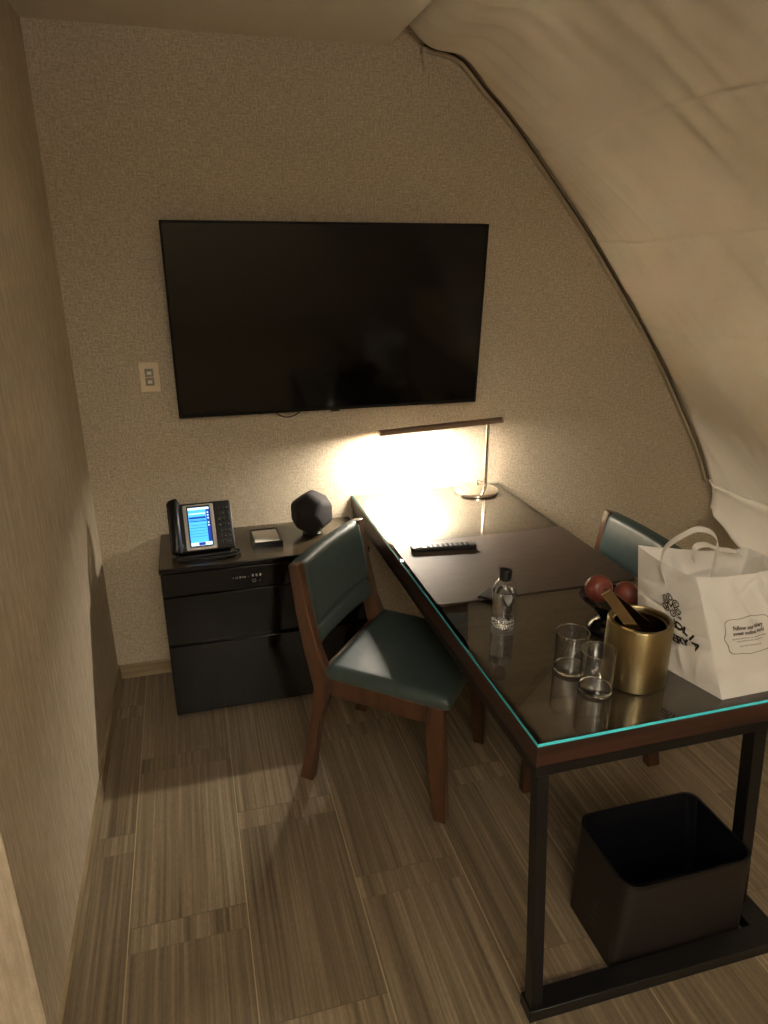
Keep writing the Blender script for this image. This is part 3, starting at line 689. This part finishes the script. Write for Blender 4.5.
# ------------------------------------------------------------------ ice bucket, tongs
BX, BY, BR, BH = .343, -1.599, .0760, .164
ib = empty('ice_bucket', (BX, BY, .760)); tag(ib, 'brushed brass ice bucket without lid on the desk, in front of the carrier bag', 'ice bucket')
MB().lathe([(0, 0), (BR - .004, 0), (BR - .001, .003), (BR, .006), (BR, BH - .004), (BR - .002, BH), (BR - .010, BH + .001), (BR - .012, BH - .002), (BR - .012, BH - .010)], seg=96).build('bucket_wall', M_BRASS, ib, angle=50)
MB().lathe([(BR - .012, BH - .010), (BR - .016, BH - .012), (BR - .017, .03), (BR - .03, .02), (0, .02)], seg=72).build('inner_liner', M_TONGS, ib, angle=50)
tg = empty('ice_tongs', (0, 0, 0)); tag(tg, 'metal ice tongs leaning in the brass ice bucket', 'tongs')
A0 = Vector((.252, -1.585, .998)); T0 = Vector((.334, -1.630, .890)); T1 = Vector((.374, -1.606, .884))
dd = (T0 - A0).normalized()
def arm(T, sgn):
    pts = []; m = MB()
    sidev = Vector((.30, .9, .25)).normalized()
    d_ = (T - A0); n_ = d_.normalized().cross(sidev).normalized(); w = n_
    vs = []; fs = []; K = 24
    for k in range(K + 1):
        t = k / K
        c = A0 + d_ * t + sidev * sgn * .014 * math.sin(math.pi * min(1, t * 1.2) * .5)
        hw_ = .0125 if t < .8 else .0125 + .002 * math.sin((t - .8) / .2 * math.pi)
        for a, b_ in ((-1, -1), (1, -1), (1, 1), (-1, 1)): vs.append(c + w * a * hw_ + sidev * b_ * .0009)
    for k in range(K):
        for j in range(4): fs.append((k * 4 + j, k * 4 + (j + 1) % 4, (k + 1) * 4 + (j + 1) % 4, (k + 1) * 4 + j))
    fs += [(0, 1, 2, 3), (K * 4, K * 4 + 1, K * 4 + 2, K * 4 + 3)]
    m.add(vs, fs); return m.build('tong_arm', M_TONGS, tg)
arm(T0, -1); arm(T1, 1)
sv = Vector((.30, .9, .25)).normalized(); nn = dd.cross(sv).normalized()
bd = MB(); K = 10; vs = []; fs = []
for k in range(K + 1):
    a = math.pi * k / K; c = A0 - dd * (.006 * math.sin(a)) + sv * (-math.cos(a)) * .003
    for s1, s2 in ((-1, -1), (1, -1), (1, 1), (-1, 1)): vs.append(c + nn * s1 * .0125 + (dd if s2 > 0 else -dd) * .0008)
for k in range(K):
    for j in range(4): fs.append((k * 4 + j, k * 4 + (j + 1) % 4, (k + 1) * 4 + (j + 1) % 4, (k + 1) * 4 + j))
bd.add(vs, fs).build('spring_bend', M_TONGS, tg)
# ------------------------------------------------------------------ bowl and apples
bo = MB().lathe([(0, 0), (.050, 0), (.053, .004), (.050, .018), (.036, .032), (.022, .042), (.022, .048), (.042, .070), (.080, .104), (.082, .106), (.078, .106), (.040, .076), (.015, .060), (0, .058)], seg=72).build('fruit_bowl', M_BOWL, angle=60)
BOW = Vector((.410, -1.376, .7602)); bo.location = BOW
tag(bo, 'black glazed footed bowl holding fruit, behind the brass ice bucket', 'bowl')
def apple(label, x, y, z, r, tilt):
    t = empty('apple', (x, y, z)); t.rotation_euler = tilt; tag(t, label, 'apple', 'apples in the black bowl')
    def f(v, th, a):
        s = 1 - .20 * math.exp(-(th / .42) ** 2) - .10 * math.exp(-((math.pi - th) / .35) ** 2)
        return Vector((v.x * (1 + .02 * math.cos(5 * a) * (th / math.pi)), v.y * (1 + .02 * math.cos(5 * a) * (th / math.pi)), v.z * s))
    MB().ellipsoid((0, 0, 0), (r, r, r * .92), 36, 24, fn=f).build('fruit_body', M_APPLE, t, angle=80)
    MB().tube([(0, 0, r * .70), (.001, 0, r * .9), (.004, .001, r * 1.05)], [.0014, .0012, .0016], 8).build('stem', M_DESKEDGE, t)
apple('rust red apple at the left in the black bowl, against the desk pad', BOW.x - .024, BOW.y + .022, BOW.z + .1230, .0385, (1.2, -.3, 0))
apple('rust red apple at the right in the black bowl, behind the ice tongs', BOW.x + .030, BOW.y - .030, BOW.z + .1250, .0355, (1.0, .5, 1))

# ------------------------------------------------------------------ carrier bag
bag = empty('carrier_bag', (0, 0, 0)); tag(bag, 'white plastic bakery carrier bag with black lettering standing on the desk', 'bag')
Z = .7605
BA, BB, BC, BD = Vector((.490, -1.737, Z)), Vector((.692, -1.735, Z)), Vector((.690, -1.500, Z)), Vector((.425, -1.500, Z))
TA, TB, TC, TD = Vector((.432, -1.658, 1.050)), Vector((.690, -1.655, 1.045)), Vector((.690, -1.530, 1.040)), Vector((.401, -1.477, 1.060))
def wr(p, k, amt):
    return amt * (nz3(p.x * 9 + k, p.y * 9, p.z * 5) + .35 * nz3(p.x * 24 + k, p.y * 24, p.z * 12)) + amt * .55 * max(0, 1 - abs(nz3(p.x * 13 + p.z * 6, p.y * 13 + k, p.z * 3)) * 5) - amt * .4 * max(0, 1 - abs(nz3(p.x * 9 - p.z * 11, p.y * 9 + k, p.z * 8 + 4)) * 6)
def panel(a, b, c, d, u, v, k, bulge):
    p = (a.lerp(b, u)).lerp(d.lerp(c, u), v)
    n = ((b - a).cross(d - a)).normalized()
    w = math.sin(math.pi * min(1, max(0, u))) ** .5 if 0 < u < 1 else 0
    sag = 0
    return p + n * (bulge * w * math.sin(math.pi * min(1, v * 1.1)) + wr(p, k, .009) * w * min(1, v * 6))
def sag_top(p, u, v, amt):
    if v > .6: p = p + Vector((0, 0, -amt * math.sin(math.pi * u) * (v - .6) / .4))
    return p
def left_face(u, v): return sag_top(panel(BD, BA, TA, TD, u, v, 1, .006), u, v, .012)      # u from the rear to the front edge
def front_face(u, v): return sag_top(panel(BA, BB, TB, TA, u, v, 4, .008), u, v, .010)
def right_face(u, v): return panel(BB, BC, TC, TB, u, v, 7, .004)
def rear_face(u, v): return sag_top(panel(BC, BD, TD, TC, u, v, 9, .004), u, v, .01)
bgm = MB()
for f in (left_face, front_face, right_face, rear_face): bgm.grid(90, 110, f)
bgm.grid(6, 6, lambda u, v: (BA.lerp(BB, u)).lerp(BD.lerp(BC, u), v))
bgm.build('bag_body', M_BAG, bag, angle=50)
def ribbon(pts, w, wdir):
    P = smooth(pts, 8); m = MB(); vs = []
    for i, p in enumerate(P):
        tw = Vector(wdir(i / (len(P) - 1))).normalized() * w * .5
        tdir = (P[min(i + 1, len(P) - 1)] - P[max(i - 1, 0)]).normalized(); nn_ = tdir.cross(tw).normalized() * .0006
        vs += [p - tw - nn_, p + tw - nn_, p + tw + nn_, p - tw + nn_]
    fs = [(k * 4 + j, k * 4 + (j + 1) % 4, (k + 1) * 4 + (j + 1) % 4, (k + 1) * 4 + j) for k in range(len(P) - 1) for j in range(4)]
    fs += [(0, 1, 2, 3), (len(vs) - 4, len(vs) - 3, len(vs) - 2, len(vs) - 1)]
    return m.add(vs, fs)
hp = [(.418, -1.575, 1.000), (.402, -1.570, 1.045), (.395, -1.580, 1.085), (.403, -1.590, 1.110), (.431, -1.60, 1.133), (.464, -1.60, 1.142), (.503, -1.60, 1.130), (.527, -1.60, 1.103), (.529, -1.60, 1.067), (.514, -1.615, 1.037), (.500, -1.630, .990)]
ribbon(hp, .019, lambda t: (.5 - .2 * t, .75, .35)).build('handle', M_BAG, bag, angle=60)
hp2 = [(.50, -1.56, 1.04), (.51, -1.55, 1.07), (.54, -1.55, 1.075), (.58, -1.552, 1.058), (.62, -1.556, 1.05), (.65, -1.56, 1.03)]
ribbon(hp2, .019, lambda t: (.1, .9, .3)).build('handle', M_BAG, bag, angle=60)

LW, LH = .30, .31        # approximate size of the left face, metres
def put(m, geo, place):
    vs, fs = geo; m.add([place(v) for v in vs], fs)
def on_face(facefn, flip=1, eps=.003):
    def pl(u, v):
        p = facefn(u, v); a = facefn(u + .01, v) - facefn(u - .01, v); b_ = facefn(u, v + .01) - facefn(u, v - .01)
        n = a.cross(b_).normalized(); return p + n * eps
    return pl
LF = on_face(left_face); FF = on_face(front_face)
wl = (BA - BD).length; wf = (BB - BA).length; hf = .31
UC = .66                 # centre line of the printing on the left face
lt = MB()
def arc_text(body, size, uc, vc, radius, spread, bold):
    n = len(body)
    for i, chh in enumerate(body):
        g_ = text_geo(chh, size, bold=bold)
        ang = (i - (n - 1) / 2) * spread
        cx_, cy_ = radius * math.sin(ang), radius * (math.cos(ang) - 1)
        def pl(v, cx_=cx_, cy_=cy_, ang=ang):
            x = v.x * math.cos(-ang) - v.y * math.sin(-ang) + cx_; y = v.x * math.sin(-ang) + v.y * math.cos(-ang) + cy_
            return LF(uc + x / wl, vc + y / hf)
        put(lt, g_, pl)
arc_text('MAGNOLIA', .031, .588, .492, .068, .29, .0015)
arc_text('BAKERY', .029, .520, .365, 9.0, .0160 / 9.0, .0015)
put(lt, text_geo('THE', .010, bold=.0004), lambda v: LF(.65 + v.x / wl, .570 + v.y / hf))
lt.build('lettering', M_INK, bag, flat=True)
em = MB()                # curled flower emblem round an M
def stroke(pts, w):
    P = [Vector((x, y, 0)) for x, y in pts]
    for a, b_ in zip(P, P[1:]):
        d = (b_ - a); 
        if d.length < 1e-6: continue
        n = Vector((-d.y, d.x, 0)).normalized() * w / 2; d = d.normalized() * w * .3
        em.add([LF(.560 + q.x * 1.35 / wl, .655 + q.y * 1.35 / hf) for q in (a - d - n, b_ + d - n, b_ + d + n, a - d + n)], [(0, 1, 2, 3)])
for k in range(6):
    a0 = math.radians(90 + 60 * k); c = (.0165 * math.cos(a0), .0165 * math.sin(a0)); pts = []
    for i in range(26):
        t = i / 25; a = a0 + math.pi * .95 - t * math.pi * 2.9; r = .0088 * (1 - .72 * t); pts.append((c[0] + r * math.cos(a), c[1] + r * math.sin(a)))
    stroke(pts, .0022)
stroke([(-.0075, -.007), (-.0055, .0065), (0, -.003), (.0055, .0065), (.0075, -.007)], .0028)
em.build('emblem', M_INK, bag, flat=True)
lb = MB()                # small label on the front face
UL, VL = .445, .500
def fpl(x, y): return FF(UL + x / wf, VL + y / hf)
bw, bh = .062, .048
outl = []
for k in range(96):
    a = 2 * math.pi * k / 96; c, s = math.cos(a), math.sin(a)
    r = 1 / ((abs(c) ** 3.2 + abs(s) ** 3.2) ** (1 / 3.2)) * (1 + .035 * math.cos(8 * a))
    outl.append((bw * r * c, bh * r * s))
for w0, sc_ in ((.0014, 1.0),):
    for i in range(96):
        a = outl[i]; b_ = outl[(i + 1) % 96]
        lb.add([fpl(*a), fpl(*b_), fpl(b_[0] * (1 - .0014 / bw), b_[1] * (1 - .0014 / bh)), fpl(a[0] * (1 - .0014 / bw), a[1] * (1 - .0014 / bh))], [(0, 1, 2, 3)])
lb.build('label_border', M_GREYINK, bag, flat=True)
l2 = MB()
for body, size, yy, bold in (('Follow our bakery', .0125, .020, .0006), ('sweet online world', .0125, .007, .0006), ('made fresh with love from our ovens every single day', .0050, -.006, .0001), ('classic american desserts since the start', .0050, -.013, .0001), ('please reuse or recycle this bag', .0050, -.026, .0001)):
    put(l2, text_geo(body, size, bold=bold), lambda v, yy=yy: fpl(v.x * .82, yy + v.y))
l2.build('label_text', M_GREYINK, bag, flat=True)

# ------------------------------------------------------------------ waste bin
wb = empty('waste_bin', (0, 0, 0)); tag(wb, 'dark brown square waste bin with black liner on the floor under the desk', 'waste bin')
def ring(x0, x1, y0, y1, z, r, n=6): return [Vector((a, b_, z)) for a, b_ in rrect(x0, x1, y0, y1, r, n)]
rb = ring(.262, .672, -1.772, -1.555, .002, .022); rtp = ring(.286, .668, -1.772, -1.515, .262, .040)
ri = ring(.292, .662, -1.766, -1.521, .262, .036); rib = ring(.275, .659, -1.760, -1.568, .012, .025)
n = len(rb)
def sad(v, a): return v
wm = MB(); vs = rb + rtp + ri + rib
for i in range(n):                       # the rim dips in the middle of each side
    for off_, src in ((n, rtp), (2 * n, ri)):
        p = vs[off_ + i]; tx = (p.x - .477) / .19; ty = (p.y + 1.6415) / .126
        p.z += .010 * (tx * tx * ty * ty) - .004
wm.add(vs, [tuple(range(n))[::-1], tuple(range(3 * n, 4 * n))] + [(k * n + i, k * n + (i + 1) % n, (k + 1) * n + (i + 1) % n, (k + 1) * n + i) for k in range(3) for i in range(n)])
wm.build('bin_shell', M_BIN, wb, angle=50)
lm = MB(); l_o = [p + Vector((0, 0, .003)) for p in vs[n:2 * n]]; l_i = [Vector((.477 + (p.x - .477) * .965, -1.6415 + (p.y + 1.6415) * .955, p.z + .003)) for p in vs[n:2 * n]]
l_l = [Vector((.477 + (p.x - .477) * 1.008, -1.6415 + (p.y + 1.6415) * 1.01, p.z - .007 - .003 * math.sin(i * 1.7))) for i, p in enumerate(vs[n:2 * n])]
l_b = [Vector((.477 + (p.x - .477) * (.90 + .03 * math.sin(i * 2.3)), -1.655 + (p.y + 1.6415) * (.72 + .05 * math.sin(i * 1.9)), .13)) for i, p in enumerate(vs[n:2 * n])]
l_bb = [Vector((.477 + (p.x - .477) * .86, -1.665 + (p.y + 1.6415) * .66, .03)) for i, p in enumerate(vs[n:2 * n])]
lm.add(l_l + l_o + l_i + l_b + l_bb, [(k * n + i, k * n + (i + 1) % n, (k + 1) * n + (i + 1) % n, (k + 1) * n + i) for k in range(4) for i in range(n)] + [tuple(range(4 * n, 5 * n))])
lm.build('bin_liner', M_LINER, wb, angle=60)
# stitched slots down the left side
sl = MB()
for k in range(10):
    t = .16 + .68 * k / 9; z = .27 * t + .002; x = .262 + .030 * t - .0012; y = -1.668 - .0 * t
    sl.box(x - .0012, x + .002, y - .011, y + .011, z - .0018, z + .0018)
sl.build('stitching', M_SILVER if False else plain('pale_brown_stitch', srgb(74, 64, 56), .5), wb)
# ------------------------------------------------------------------ end
